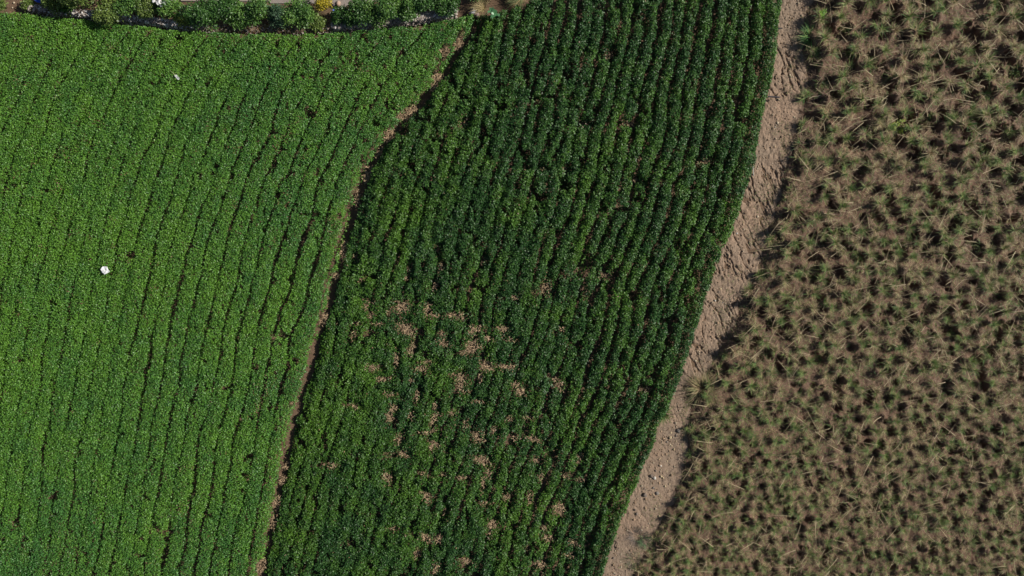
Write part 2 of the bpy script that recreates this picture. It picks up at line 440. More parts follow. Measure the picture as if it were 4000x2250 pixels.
# a bare spot also pulls down the plants around it
thinM = blob(PX2, PY2, [(a1, b1, c1 * 1.9 + 8, d1 * 1.9 + 8, e1) for (a1, b1, c1, d1, e1) in mid_spots])
gapM = gapM * (0.15 + 0.85 * sstep(50, 110, edgeB - PX2))
gapM = np.maximum(gapM * 0.97, blob(PX2, PY2, [(a1 - 2, b1, c1 * 0.9, d1 * 0.9, e1) for (a1, b1, c1, d1, e1) in mid_spots]) * sstep(0.2, 0.42, fbm(GX * 4.5, GY * 4.5, 191, 3)))
gapM = np.maximum(gapM, blob(PX2, PY2, ditch_spots) * 0.9)
holes = sstep(0.66, 0.80, fbm(GX * 2.4, GY * 1.6, 291, 2))
gapM = np.maximum(gapM, holes * 0.85)
edgeA2 = np.interp(PY2, Ay, Ax) + (fbm(GX * 1.6, GY * 1.6, 55, 4) - 0.5) * 34
ditch2 = 3 + 9 * fbm(GX * 0.5, GY * 0.5, 25, 2)
inM = sstep(0, 12, PX2 - edgeA2 - ditch2) * sstep(0, 14, edgeB - PX2) * sstep(0, 12, PY2 - topx(PX2))
along = PY2 / 46.0 + rowid2 * 0.37 + 0.5 * vnoise(rowid2 * 1.7, GY * 0.8, 66)
clump = 0.5 + 0.5 * np.cos(2 * np.pi * along)
hM = HM * (0.70 + 0.24 * fbm(GX * 2.6, GY * 2.6, 141, 3) + 0.12 * clump + 0.10 * np.cos(np.pi * np.clip(d2 / pitch * 2, 0, 1) + np.pi))
edge_taper = 0.55 + 0.45 * sstep(0, 60, PX2 - edgeA2)
lower = 1 - 0.42 * sstep(750, 1300, PY2) * (1 - sstep(2200, 2500, PX2))
hM = hM * (1 - 0.45 * thinM) * (1 - gapM) * np.clip(inM * 1.1, 0, 1) * edge_taper * lower
dM = (1 - gapM * 0.96) * inM

def sample(grid, x, y):
    ix = np.clip(((x - gx[0]) / CELL).astype(int), 0, len(gx) - 1); iy = np.clip(((y - gy[0]) / CELL).astype(int), 0, len(gy) - 1)
    return grid[iy, ix]

def crop(N, grid_d, grid_h, xr, yr, seed):
    r = np.random.default_rng(seed)
    x = r.uniform(*xr, N); y = r.uniform(*yr, N)
    keep = r.random(N) < sample(grid_d, x, y)
    x, y = x[keep], y[keep]
    h = sample(grid_h, x, y)
    dep = r.random(len(x)) ** 2.0
    z = h * (1 - 0.55 * dep) + r.normal(0, 0.02, len(x))
    ok = z > 0.03
    return x[ok], y[ok], z[ok], r

# left crop
x, y, z, r = crop(1750000, dL, hL, (-35.2, 2.0), (-22, 17.5), 21)
px = x / kL + 2000; py = 1125 - y / kL
n1 = fbm(x * 0.55, y * 0.35, 61, 3); n2 = fbm(x * 2.3, y * 1.7, 64, 2)
yel = np.clip(0.50 + 1.0 * (n1 - 0.5) + 0.7 * (n2 - 0.5) - 0.35 * sample(sparse, x, y) + 0.2 * (1 - sstep(200, 1300, px)), 0, 1)
yel = np.clip(yel + r.normal(0, 0.22, len(x)), 0, 1)[:, None]
c = (1 - yel) * np.array([0.058, 0.180, 0.036]) + yel * np.array([0.130, 0.290, 0.030])
c = c * (0.75 + 0.5 * r.random((len(x), 1)))
brown = (fbm(x * 1.3, y * 1.3, 88, 2) > 0.76) & (r.random(len(x)) < 0.12)
c[brown] = np.array([0.20, 0.13, 0.06]) * (0.7 + 0.5 * r.random((brown.sum(), 1)))
P = np.stack([x, y, z], 1)
V, F, C = leaves(P, 0.090, 0.056, c, flat=0.5, r=r)
me = mesh_raw("light_green_crop", V, F, C, M_CROP1)
tag(link("leafy_crop", me), "bright green low leafy crop filling the left field in slanting rows", "crop", kind="stuff")
nleft = len(x)

# middle crop
x, y, z, r = crop(1500000, dM, hM, (-17.5, 15.8), (-22, 18), 22)
px = x / kM + 2000; py = 1125 - y / kM
n1 = fbm(x * 0.5, y * 0.25, 161, 3); n2 = fbm(x * 1.5, y * 1.3, 164, 2)
yel = np.clip(0.30 + 1.2 * (n1 - 0.5) + 1.1 * (n2 - 0.5) + 0.18 * sstep(1900, 1300, px), 0, 1)
yel = np.clip(yel + r.normal(0, 0.18, len(x)), 0, 1)[:, None]
c = (1 - yel) * np.array([0.028, 0.088, 0.020]) + yel * np.array([0.085, 0.190, 0.020])
c = c * (0.7 + 0.6 * r.random((len(x), 1)))
thin = sample(blob(PX2, PY2, [(a1, b1, c1 * 1.7, d1 * 1.7, e1) for (a1, b1, c1, d1, e1) in mid_spots]), x, y)
brown = r.random(len(x)) < 0.003 + 0.30 * thin
c[brown] = np.array([0.22, 0.145, 0.08]) * (0.7 + 0.5 * r.random((brown.sum(), 1)))
P = np.stack([x, y, z], 1)
V, F, C = leaves(P, 0.115, 0.062, c, flat=0.42, r=r)
me = mesh_raw("dark_green_crop", V, F, C, M_CROP2)
tag(link("bushy_crop", me), "dark green bushy crop in ragged rows between the furrow and the dirt strip", "crop", kind="stuff")
print("crop leaves", nleft, len(x))

r = np.random.default_rng(305)
N = 420000
sx_ = r.uniform(-15.5, 15.5, N); sy_ = r.uniform(-17.5, 17.5, N)
bare = np.clip(blob(PX2, PY2, [(a1, b1, c1 * 1.0, d1 * 1.0, e1) for (a1, b1, c1, d1, e1) in mid_spots + ditch_spots + left_spots[:4]]), 0, 1)
k = r.random(N) < sample(bare, sx_, sy_) * 0.9 + 0.001
sx_, sy_ = sx_[k], sy_[k]; n = len(sx_)
col = np.array([[0.50, 0.36, 0.22]]) * (0.6 + 0.65 * r.random((n, 1)))
V, F, C = blades(np.stack([sx_, sy_, r.uniform(0.05, 0.30, n)], 1), r.random(n) * 6.283, r.normal(0.15, 0.3, n), r.uniform(0.06, 0.2, n), r.uniform(0.015, 0.04, n), r.uniform(0, 0.8, n), col, 2)
tag(link("dead_stalks", mesh_raw("dead_stalks", V, F, C, mat_leaf("dead_stalk", 0.8, 0.1, 0.0))), "dead brown stalks on the bare spots in the dark crop and along the furrow", "dead stalks", kind="stuff")

# ------------------------------------------------------------------ ground, path, dry field, road
def grid_mesh(name, xs, ys, hfun, mat, keep=None):
    X, Y = np.meshgrid(xs, ys); Z = hfun(X, Y)
    ny, nx = X.shape
    V = np.stack([X, Y, Z], 2).reshape(-1, 3)
    i = np.arange(ny - 1)[:, None] * nx + np.arange(nx - 1)[None, :]
    F = np.stack([i, i + 1, i + nx + 1, i + nx], 2).reshape(-1, 4)
    if keep is not None:
        K = keep((X[:-1, :-1] + X[1:, 1:]) / 2, (Y[:-1, :-1] + Y[1:, 1:]) / 2).ravel()
        F = F[K]
        used = np.zeros(len(V), bool); used[F.ravel()] = True
        mp = np.cumsum(used) - 1; V = V[used]; F = mp[F]
    return mesh_raw(name, V, F, None, mat, smooth=True)

def h_ground(X, Y):
    h = (fbm(X * 1.1, Y * 1.1, 201, 3) - 0.5) * 0.07
    k = sstep(45, 30, np.maximum(np.abs(X), np.abs(Y) * 1.6))
    return h * k
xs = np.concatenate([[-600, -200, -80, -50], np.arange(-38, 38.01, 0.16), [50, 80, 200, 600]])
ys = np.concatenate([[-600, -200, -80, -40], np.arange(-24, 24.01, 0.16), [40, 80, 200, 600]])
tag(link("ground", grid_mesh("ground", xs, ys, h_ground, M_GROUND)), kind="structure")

def to_px(X, Y): return X / S + 2000, 1125 - Y / S
def h_path(X, Y):
    px, py = to_px(X, Y)
    b = np.interp(py, By, Bx); c = np.interp(py, Cy, Cx)
    edge = np.minimum(px - (b - 45), (c + 40) - px)
    # erosion ledges run roughly along the strip
    sx = X + 0.42 * Y
    rid = fbm(sx * 2.2, Y * 0.7, 211, 4); led = np.abs(rid - 0.5) * 2
    cracks = -0.10 * (1 - sstep(0.0, 0.10, led)) * sstep(0.4, 0.6, fbm(X * 0.7, Y * 0.5, 219))
    rough = sstep(1700, 1300, py) * 0.7 + 0.3
    h = 0.05 + 0.10 * (fbm(sx * 1.2, Y * 0.5, 205, 3) - 0.5) + rough * (0.10 * (fbm(X * 5, Y * 4, 207, 3) - 0.5) + 0.06 * (fbm(X * 12, Y * 9, 208, 2) - 0.5) + cracks)
    h += 0.35 * 0.05 * (1 - rough) * fbm(X * 10, Y * 10, 209, 2)
    return np.where(edge > 0, h, 0) - 0.12 * sstep(35, -5, edge) + 0.012
def keep_path(X, Y):
    px, py = to_px(X, Y)
    return (px > np.interp(py, By, Bx) - 60) & (px < np.interp(py, Cy, Cx) + 55) & (Y < 18.5)
tag(link("dirt_path", grid_mesh("dirt_path", np.arange(1.2, 18, 0.035), np.arange(-23, 18.6, 0.035), h_path, M_PATH, keep_path)), kind="structure")

def tuft_spots():
    pts = []; yy = -300.0; r_ = np.random.default_rng(401); rowk = 0
    while yy < 2500:
        sp = np.interp(yy, [-300, 0, 1125, 2250, 2500], [72, 70, 56, 43, 42])
        xx = 2350 + (rowk % 2) * sp * 0.5
        while xx < 4500:
            jx, jy = r_.normal(0, sp * 0.2, 2)
            X_, Y_ = xx + jx, yy + jy
            if X_ > np.interp(Y_, Cy, Cx) + 22 and r_.random() < 0.93:
                pts.append((X_, Y_, sp, r_.uniform(0.7, 1.3), r_.random()))
            xx += sp
        yy += sp * 0.9; rowk += 1
    return pts
TUFTS = tuft_spots()
DC = 0.05
dgx = np.arange(1.0, 37, DC); dgy = np.arange(-23.5, 20.5, DC)
MOUND = np.zeros((len(dgy), len(dgx)), dtype=np.float64)
PIT = np.zeros_like(MOUND)
r_ = np.random.default_rng(409)
for (a, b, sp, q, pt) in TUFTS:
    X_, Y_, _ = W(a, b, 0.3)
    rad = sp * S * 0.36 * (0.8 + 0.2 * q)
    i0 = int((X_ - 3 * rad - dgx[0]) / DC); i1 = int((X_ + 3 * rad - dgx[0]) / DC) + 1
    j0 = int((Y_ - 3 * rad - dgy[0]) / DC); j1 = int((Y_ + 3 * rad - dgy[0]) / DC) + 1
    i0, j0 = max(i0, 0), max(j0, 0)
    if i0 >= len(dgx) or j0 >= len(dgy) or i1 <= 0 or j1 <= 0: continue
    XX, YY = np.meshgrid(dgx[i0:i1], dgy[j0:j1])
    w_ = q * sp / 62 * 0.42 * np.exp(-((XX - X_) ** 2 + (YY - Y_) ** 2) / (rad * rad) * 1.3)
    MOUND[j0:j1, i0:i1] = np.maximum(MOUND[j0:j1, i0:i1], w_)
for (a, b, sp, q, pt) in TUFTS:
    X_, Y_, _ = W(a, b, 0.3)
    d0 = sp * S * r_.uniform(0.36, 0.52); an = 3.25 + r_.normal(0, 0.45)
    X_ += d0 * math.cos(an); Y_ += d0 * math.sin(an)
    big = 1.0 if pt < 0.38 else (0.62 if pt < 0.75 else 0.0)
    big *= r_.uniform(0.75, 1.25) * (1.0 if sp > 52 else 0.85)
    if big == 0: continue
    rx_, ry_ = sp * S * 0.40 * big * r_.uniform(0.7, 1.4), sp * S * 0.36 * big * r_.uniform(0.7, 1.7)
    rot = r_.uniform(-0.6, 0.6); m_ = 2.2 * max(rx_, ry_)
    i0 = max(int((X_ - m_ - dgx[0]) / DC), 0); i1 = int((X_ + m_ - dgx[0]) / DC) + 1
    j0 = max(int((Y_ - m_ - dgy[0]) / DC), 0); j1 = int((Y_ + m_ - dgy[0]) / DC) + 1
    if i0 >= len(dgx) or j0 >= len(dgy) or i1 <= 0 or j1 <= 0: continue
    XX, YY = np.meshgrid(dgx[i0:i1], dgy[j0:j1])
    uu = (XX - X_) * math.cos(rot) + (YY - Y_) * math.sin(rot); vv = -(XX - X_) * math.sin(rot) + (YY - Y_) * math.cos(rot)
    rr0 = np.sqrt((uu / rx_) ** 2 + (vv / ry_) ** 2) + (fbm(XX * 3.5, YY * 3.5, 411, 3) - 0.5) * 1.7
    PIT[j0:j1, i0:i1] = np.maximum(PIT[j0:j1, i0:i1], (1 - sstep(0.55, 1.2, rr0)) * min(1.0, 0.55 + 0.45 * big))
def h_dry(X, Y):
    px, py = to_px(X, Y)
    e = px - np.interp(py, Cy, Cx)
    ix = np.clip(((X - dgx[0]) / DC).astype(int), 0, len(dgx) - 1); iy = np.clip(((Y - dgy[0]) / DC).astype(int), 0, len(dgy) - 1)
    k = sstep(-10, 75, e + 60 * (fbm(X * 1.5, Y * 1.5, 415, 2) - 0.5))
    return 0.02 + k * (0.34 * (1 - PIT[iy, ix]) + 0.90 * MOUND[iy, ix] * (1 - 0.85 * PIT[iy, ix])) + 0.13 * (fbm(X * 1.3, Y * 1.3, 221, 3) - 0.5) + 0.16 * (fbm(X * 5, Y * 5, 223, 3) - 0.5) - 0.12 * sstep(30, -25, e)
def keep_dry(X, Y):
    px, py = to_px(X, Y)
    return px > np.interp(py, Cy, Cx) - 30
tag(link("dry_field_soil", grid_mesh("dry_field_soil", np.arange(1.5, 36, 0.05), np.arange(-23, 20, 0.05), h_dry, M_DRY, keep_dry)), kind="structure")

# gravel road behind the hedge
def road_edge(px): return np.interp(px, [-300, 0, 300, 600, 900, 1150, 1350, 1450, 2000], [-60, -35, -20, 2, 4, 16, 30, 6, -60])
def keep_road(X, Y):
    px, py = to_px(X, Y)
    return (py < road_edge(px) + (fbm(X * 1.5, Y * 1.5, 233) - 0.5) * 14) & (px < 1900)
tag(link("road", grid_mesh("road", np.arange(-36, 1, 0.12), np.arange(15.5, 21, 0.12), lambda X, Y: 0.045 + 0.05 * fbm(X * 0.6, Y * 0.6, 235, 3), M_ROAD, keep_road)), kind="structure")

# ------------------------------------------------------------------ dry field: tufts, litter, stalks
STRAW = np.array([[0.46, 0.36, 0.19], [0.38, 0.28, 0.17], [0.32, 0.21, 0.14], [0.54, 0.44, 0.26], [0.26, 0.17, 0.125]])
GREEN = np.array([[0.16, 0.26, 0.07], [0.12, 0.24, 0.085], [0.21, 0.28, 0.07], [0.26, 0.30, 0.10]])
def tuft_geo(r, n=85, rad=0.16, ln=0.55, green=0.5, lean=(0, 0), wid=0.020):
    # several small sprays side by side, so that no tuft is a regular star
    ns = r.integers(3, 6); cen = r.normal(0, rad * 0.75, (ns, 2)); fa = r.random(ns) * 6.283
    w = r.integers(0, ns, n)
    q = rad * 0.5
    B = np.stack([cen[w, 0] + r.normal(0, q * 0.5, n), cen[w, 1] + r.normal(0, q * 0.5, n), np.full(n, 0.0)], 1)
    az = fa[w] + r.normal(0, 1.0, n)
    el = np.clip(r.normal(0.85, 0.35, n), 0.15, 1.5)
    L = ln * (0.4 + 0.8 * r.random(n))
    isg = r.random(n) < np.clip(green + (r.random(ns)[w] - 0.5) * 0.7, 0.05, 0.95)
    bend = np.where(isg, r.uniform(0.2, 1.3, n), r.uniform(0.5, 2.2, n))
    col = np.where(isg[:, None], GREEN[r.integers(0, 4, n)], STRAW[r.integers(0, 5, n)]) * (0.7 + 0.55 * r.random((n, 1)))
    return join([blades(B, az, el, L, wid * (0.7 + 0.6 * r.random(n)), bend, col, 3)])

pts = TUFTS
rr = np.random.default_rng(402)
inview = [p for p in pts if -20 < p[0] < 4020 and -20 < p[1] < 2270]
inview.sort(key=lambda p: -p[2] * (0.8 + 0.4 * rr.random()))
single = set(id(p) for p in inview[:290])
protos = []
NP = 16
for k in range(NP):
    r = np.random.default_rng(500 + k)
    V, F, C = tuft_geo(r, 125, 0.15, 0.54, green=[0.75, 0.6, 0.45, 0.3, 0.55, 0.65, 0.2, 0.5, 0.8, 0.4, 0.7, 0.35, 0.6, 0.85, 0.45, 0.55][k])
    protos.append((mesh_raw("grass_tuft", V, F, C, M_GRASS), V, F, C))
def dry_z(X, Y): return float(h_dry(np.array([X]), np.array([Y]))[0])
rest = []
greenish = {0, 1, 5, 8, 10, 12, 13}
for p in pts:
    X_, Y_, _ = W(p[0], p[1], 0.15)
    k = int(rr.integers(0, NP)); a = rr.random() * 6.283; s = p[2] / 62 * (0.55 + 0.4 * p[3])
    zz = dry_z(X_, Y_) - 0.03
    if id(p) in single:
        o = link("grass_tuft", protos[k][0], None, (X_, Y_, zz), a)
        o.scale = (s, s, s * (0.85 + 0.4 * rr.random()))
        if k in greenish:
            tag(o, "spreading tuft of mostly green grass blades standing in the dry field", "grass tuft", "grass tufts standing in the dry field")
        else:
            tag(o, "spreading tuft of mostly straw coloured grass blades standing in the dry field", "grass tuft", "grass tufts standing in the dry field")
    else:
        _, V, F, C = protos[k]
        ca, sa = math.cos(a) * s, math.sin(a) * s
        Vr = V @ np.array([[ca, sa, 0], [-sa, ca, 0], [0, 0, s]]) + np.array([X_, Y_, zz])
        rest.append((Vr, F, C))
V, F, C = join(rest)
tag(link("dry_grass_tufts", mesh_raw("dry_grass_tufts", V, F, C, M_GRASS)), "smaller crowded grass tufts filling the lower part of the dry field", "grass", kind="stuff")
print("tufts", len(pts), "in view", len(inview))

# dead grass litter: short blades lying on the soil of the dry field
r = np.random.default_rng(611)
N = 420000
lx = r.uniform(2, 33.5, N); ly = r.uniform(-20.5, 18.5, N)
lpx, lpy = to_px(lx, ly)
e = lpx - np.interp(lpy, Cy, Cx)
den = sstep(-35, 45, e) * (0.45 + 0.75 * sstep(0.3, 0.6, fbm(lx * 1.4, ly * 1.4, 615, 2)))
pit_here = PIT[np.clip(((ly - dgy[0]) / DC).astype(int), 0, len(dgy) - 1), np.clip(((lx - dgx[0]) / DC).astype(int), 0, len(dgx) - 1)]
k = r.random(N) < den * (1 - 0.75 * pit_here)
lx, ly = lx[k], ly[k]; n = len(lx)
B = np.stack([lx, ly, h_dry(lx, ly) + r.random(n) ** 2 * 0.07 + 0.0], 1)
tone = fbm(lx * 0.9, ly * 0.9, 617, 2)
ci = np.clip((tone * 5 + r.normal(0, 1.1, n)), 0, 4.99).astype(int)
col = STRAW[[4, 2, 2, 1, 0]][ci] * (0.48 + 0.75 * r.random((n, 1)))
g = r.random(n) < 0.16 + 0.1 * sstep(800, 2200, 1125 - ly / S)
col[g] = GREEN[r.integers(0, 4, g.sum())] * (0.7 + 0.4 * r.random((g.sum(), 1)))
V, F, C = blades(B, r.random(n) * 6.283, r.normal(0.22, 0.3, n), r.uniform(0.10, 0.34, n), r.uniform(0.010, 0.026, n), r.uniform(0.3, 1.2, n), col, 2)
tag(link("dead_grass_litter", mesh_raw("dead_grass_litter", V, F, C, M_GRASS)), "matted dead brown grass covering the soil of the dry field", "dead grass", kind="stuff")

# long dry canes fallen across the tufts
r = np.random.default_rng(621)
n = 900
cx = np.empty(0); cy = np.empty(0)
while len(cx) < n:
    a = r.uniform(2350, 4050, 400); b = r.uniform(-60, 2280, 400)
    k = (a > np.interp(b, Cy, Cx) + 10) & (r.random(400) < np.interp(b, [0, 2250], [1.0, 0.5]) * np.interp(a - np.interp(b, Cy, Cx), [0, 300, 1200], [1.0, 0.9, 0.5]))
    cx = np.concatenate([cx, a[k]]); cy = np.concatenate([cy, b[k]])
cx, cy = cx[:n], cy[:n]
B = np.stack([(cx - 2000) * S, (1125 - cy) * S, h_dry((cx - 2000) * S, (1125 - cy) * S) * 0.4 + 0.55], 1)
col = np.array([[0.50, 0.40, 0.24]]) * (0.6 + 0.5 * r.random((n, 1)))
V, F, C = blades(B, r.choice([0.6, 3.7, 2.5], n) + r.normal(0, 0.5, n), r.normal(0.05, 0.15, n), r.uniform(0.5, 1.5, n), r.uniform(0.018, 0.036, n), r.normal(0.2, 0.5, n), col, 5)
tag(link("fallen_canes", mesh_raw("fallen_canes", V, F, C, M_GRASS)), "long pale dry stalks fallen across the grass tufts of the dry field", "dry stalks", kind="stuff")

# soft weeds and sprouts along the dirt path
r = np.random.default_rng(631)
N = 9000
wy = r.uniform(-60, 2300, N); wt = r.random(N) ** 0.5
wx = np.interp(wy, By, Bx) + (np.interp(wy, Cy, Cx) - np.interp(wy, By, Bx)) * wt
X_ = (wx - 2000) * S; Y_ = (1125 - wy) * S
k = fbm(X_ * 1.1, Y_ * 0.9, 633, 3) > 0.56
X_, Y_ = X_[k], Y_[k]; n = len(X_)
B = np.stack([X_, Y_, h_path(X_, Y_)], 1)
col = np.where(r.random((n, 1)) < 0.45, GREEN[r.integers(0, 4, n)] * 0.8, STRAW[r.integers(0, 5, n)] * 0.8)
V, F, C = blades(B, r.random(n) * 6.283, r.uniform(0.2, 1.0, n), r.uniform(0.05, 0.16, n), r.uniform(0.008, 0.018, n), r.uniform(0.2, 1.2, n), col, 2)
tag(link("path_weeds", mesh_raw("path_weeds", V, F, C, M_GRASS)), "thin low weeds sprouting along the bare dirt strip", "weeds", kind="stuff")

# ------------------------------------------------------------------ rocks and clods on the dirt strip
rocks = [(2648, 1682, 14, 'g'), (2616, 1708, 13, 'y'), (2639, 1700, 11, 'd'), (2620, 1690, 8, 'y'), (2604, 1725, 7, 'g'), (2631, 1754, 9, 'y'), (2622, 1740, 6, 'y'), (2656, 1680, 8, 'y'),
         (2580, 1818, 9, 'w'), (2560, 1838, 9, 'd'), (2556, 1866, 13, 'w'), (2545, 1858, 14, 'd'), (2582, 1860, 10, 'y'), (2590, 1866, 7, 'y'), (2603, 1840, 6, 'y'), (2615, 1890, 6, 'y'),
         (2597, 1898, 8, 'y'), (2551, 1905, 10, 'g'), (2518, 1932, 17, 'd'), (2566, 1925, 14, 'g'), (2552, 1930, 6, 'y'), (2538, 1930, 6, 'r'), (2516, 1908, 7, 'd'), (2480, 1990, 10, 'd'),
         (2486, 2005, 11, 'd'), (2588, 1966, 8, 'd'), (2574, 2014, 8, 'y'), (2560, 2016, 5, 'y'), (2525, 2060, 6, 'y'), (2509, 2056, 5, 'y'), (2554, 2118, 6, 'y'), (2395, 2178, 8, 'd'),
         (2470, 2200, 5, 'y'), (2402, 2240, 6, 'd'), (2640, 1722, 6, 'y'), (2577, 1790, 5, 'y'), (2605, 1800, 5, 'y'), (2562, 1975, 5, 'y'), (2540, 1990, 5, 'y'), (2500, 2020, 5, 'y'),
         (2814, 1128, 7, 'y'), (2806, 1140, 8, 'd'), (2792, 1174, 8, 'w'), (2822, 1182, 8, 'g'), (3027, 498, 6, 'w'), (2933, 742, 5, 'y'), (2878, 912, 6, 'w'), (2536, 2105, 5, 'y'), (2460, 2130, 5, 'y'), (2450, 2165, 6, 'y')]
RC = {'g': (0.24, 0.21, 0.18), 'y': (0.50, 0.40, 0.25), 'd': (0.20, 0.16, 0.13), 'w': (0.55, 0.52, 0.46), 'r': (0.42, 0.24, 0.15)}
RN = {'g': "grey", 'y': "small yellowish", 'd': "dark brown", 'w': "pale whitish", 'r': "small reddish"}
special = {(2518, 1932): "largest dark brown rock on the lower dirt strip near the crop edge", (2556, 1866): "pale whitish rock with a dark hollow beside it on the lower dirt strip",
           (2648, 1682): "grey rock highest of the rock cluster on the lower dirt strip", (2616, 1708): "yellowish rock at the upper left of the rock cluster on the dirt strip",
           (2566, 1925): "grey rock just right of the largest dark rock on the dirt strip", (3027, 498): "single pale pebble on the upper dirt strip below the black pipe",
           (2792, 1174): "pale stone lying on the middle of the dirt strip beside the crop", (2582, 1860): "yellowish rock right of the pale whitish rock on the dirt strip"}
for (a, b, s, kd) in rocks:
    X_, Y_, _ = W(a, b)
    z0 = float(h_path(np.array([X_]), np.array([Y_]))[0])
    sz = s * S * 0.52
    V, F, C = rock((0, 0, sz * 0.25), sz, RC[kd], QS5)
    o = link("rock", mesh_raw("rock", V, F, C, M_STONE, smooth=False), None, (X_, Y_, z0))
    lab = special.get((a, b))
    if lab: tag(o, lab, "rock", "rocks on the dirt strip")
    else: tag(o, RN[kd] + " rock half sunk in the bare dirt strip", "rock", "rocks on the dirt strip")
# uncountable pebbles and clods
r = np.random.default_rng(641)
cl = []
while len(cl) < 1500:
    wy = r.uniform(-40, 2290); t_ = r.random()
    b0, c0 = np.interp(wy, By, Bx), np.interp(wy, Cy, Cx)
    wx = b0 + (c0 - b0) * t_
    X_ = (wx - 2000) * S; Y_ = (1125 - wy) * S
    if wy < 1600 and r.random() < 0.25: continue
    z0 = float(h_path(np.array([X_]), np.array([Y_]))[0])
    sz = r.uniform(0.012, 0.045) if r.random() < 0.93 else r.uniform(0.05, 0.075)
    cc = np.array([0.33, 0.23, 0.15]) * r.uniform(0.6, 1.2) if r.random() < 0.75 else np.array([0.46, 0.38, 0.27]) * r.uniform(0.7, 1.1)
    cl.append(rock((X_, Y_, z0 + sz * 0.2), sz, cc, QS3, r))
V, F, C = join(cl)
tag(link("pebbles", mesh_raw("pebbles", V, F, C, M_STONE)), "small clods and pebbles strewn over the dirt strip", "pebbles", kind="stuff")

# ------------------------------------------------------------------ dry stone wall along the top of the left field
wall_px = np.array([(118, 42), (200, 47), (300, 58), (400, 68), (480, 78), (560, 84), (640, 94), (700, 103), (760, 108), (860, 110), (960, 112), (1060, 116), (1160, 117),
                    (1260, 113), (1340, 106), (1420, 100), (1500, 93), (1580, 82), (1660, 72), (1720, 62), (1785, 58)], float)
def wall_point(s):
    n = len(wall_px) - 1
    i = min(int(s * n), n - 1); f_ = s * n - i
    return wall_px[i] * (1 - f_) + wall_px[i + 1] * f_
r = np.random.default_rng(651)
wm = []
Vc = []; 
NS = 260
for i in range(NS + 1):
    p = wall_point(i / NS); X_, Y_, _ = W(p[0], p[1] - 4, 0.3)
    low = 1 - 0.45 * float(sstep(760, 860, np.array(p[0])) * sstep(1330, 1240, np.array(p[0])))
    hh = 0.46 * low * r.uniform(0.85, 1.1)
    for (dy, z) in ((-0.26, -0.1), (-0.20, hh * 0.6), (-0.10, hh), (0.12, hh * 1.02), (0.22, hh * 0.7), (0.30, -0.1)):
        Vc.append((X_ + r.normal(0, 0.01), Y_ + dy + r.normal(0, 0.02), z + r.normal(0, 0.015)))
Fc = []
for i in range(NS):
    for j in range(5):
        Fc.append((i * 6 + j, (i + 1) * 6 + j, (i + 1) * 6 + j + 1, i * 6 + j + 1))
core = (np.array(Vc), np.array(Fc), np.tile(np.array([0.17, 0.12, 0.09]), (len(Fc), 1)))
wm.append(core)
for i in range(3600):
    s = r.random(); p = wall_point(s)
    xx = p[0]
    if 815 < xx < 1300 and r.random() < 0.75: continue
    low = 1 - 0.45 * float(sstep(760, 860, np.array(xx)) * sstep(1330, 1240, np.array(xx)))
    X_, Y_, _ = W(p[0], p[1] - 4, 0.3)
    q = r.random()
    if q < 0.62: dy = r.uniform(-0.14, 0.20); z = 0.47 * low + 0.02
    else: dy = -0.14 - r.random() * 0.13; z = 0.42 * low * (1 - (abs(dy) - 0.14) / 0.13 * 0.9)
    white = 0.42 if (270 < xx < 430 or 470 < xx < 760) else (0.15 if xx < 270 or xx > 1620 else 0.06)
    if r.random() < white: cc = np.array([0.72, 0.68, 0.63]) * r.uniform(0.8, 1.15)
    else: cc = np.array([0.38, 0.32, 0.28]) * r.uniform(0.55, 1.2)
    big = 0.085 if xx > 1300 else 0.052
    sz = big * r.uniform(0.6, 1.35)
    wm.append(rock((X_, Y_ + dy, z), sz, cc, QS3, r))
V, F, C = join(wm)
wl = link("dry_stone_wall", mesh_raw("dry_stone_wall", V, F, C, M_STONE))
tag(wl, "low dry stone wall of pale and dark stones along the top of the left field", "wall")

# tall dead grass spilling over the wall where it is overgrown
r = np.random.default_rng(655)
N = 5200
s_ = r.random(N)
wp = np.array([wall_point(v) for v in s_])
dn = 0.10 + 0.9 * (sstep(740, 850, wp[:, 0]) * sstep(1340, 1280, wp[:, 0])) + 0.8 * sstep(1540, 1600, wp[:, 0]) * sstep(1640, 1600, wp[:, 0])
k = r.random(N) < dn; wp = wp[k]; n = len(wp)
B = np.stack([(wp[:, 0] - 2000) * S, (1125 - wp[:, 1]) * S + r.normal(0.06, 0.15, n), r.uniform(0.1, 0.34, n)], 1)
tone = r.random((n, 1))
col = np.where(tone < 0.3, np.array([[0.42, 0.22, 0.10]]), np.array([[0.40, 0.29, 0.18]])) * (0.6 + 0.5 * r.random((n, 1)))
gsel = r.random(n) < 0.18; col[gsel] = GREEN[r.integers(0, 4, gsel.sum())]
V, F, C = blades(B, r.random(n) * 6.283, r.uniform(0.1, 0.9, n), r.uniform(0.12, 0.4, n), r.uniform(0.01, 0.022, n), r.uniform(0.4, 1.5, n), col, 3)
tag(link("bank_dry_grass", mesh_raw("bank_dry_grass", V, F, C, M_GRASS)), "reddish dead grass growing over the overgrown middle stretch of the stone wall", "dead grass", kind="stuff")

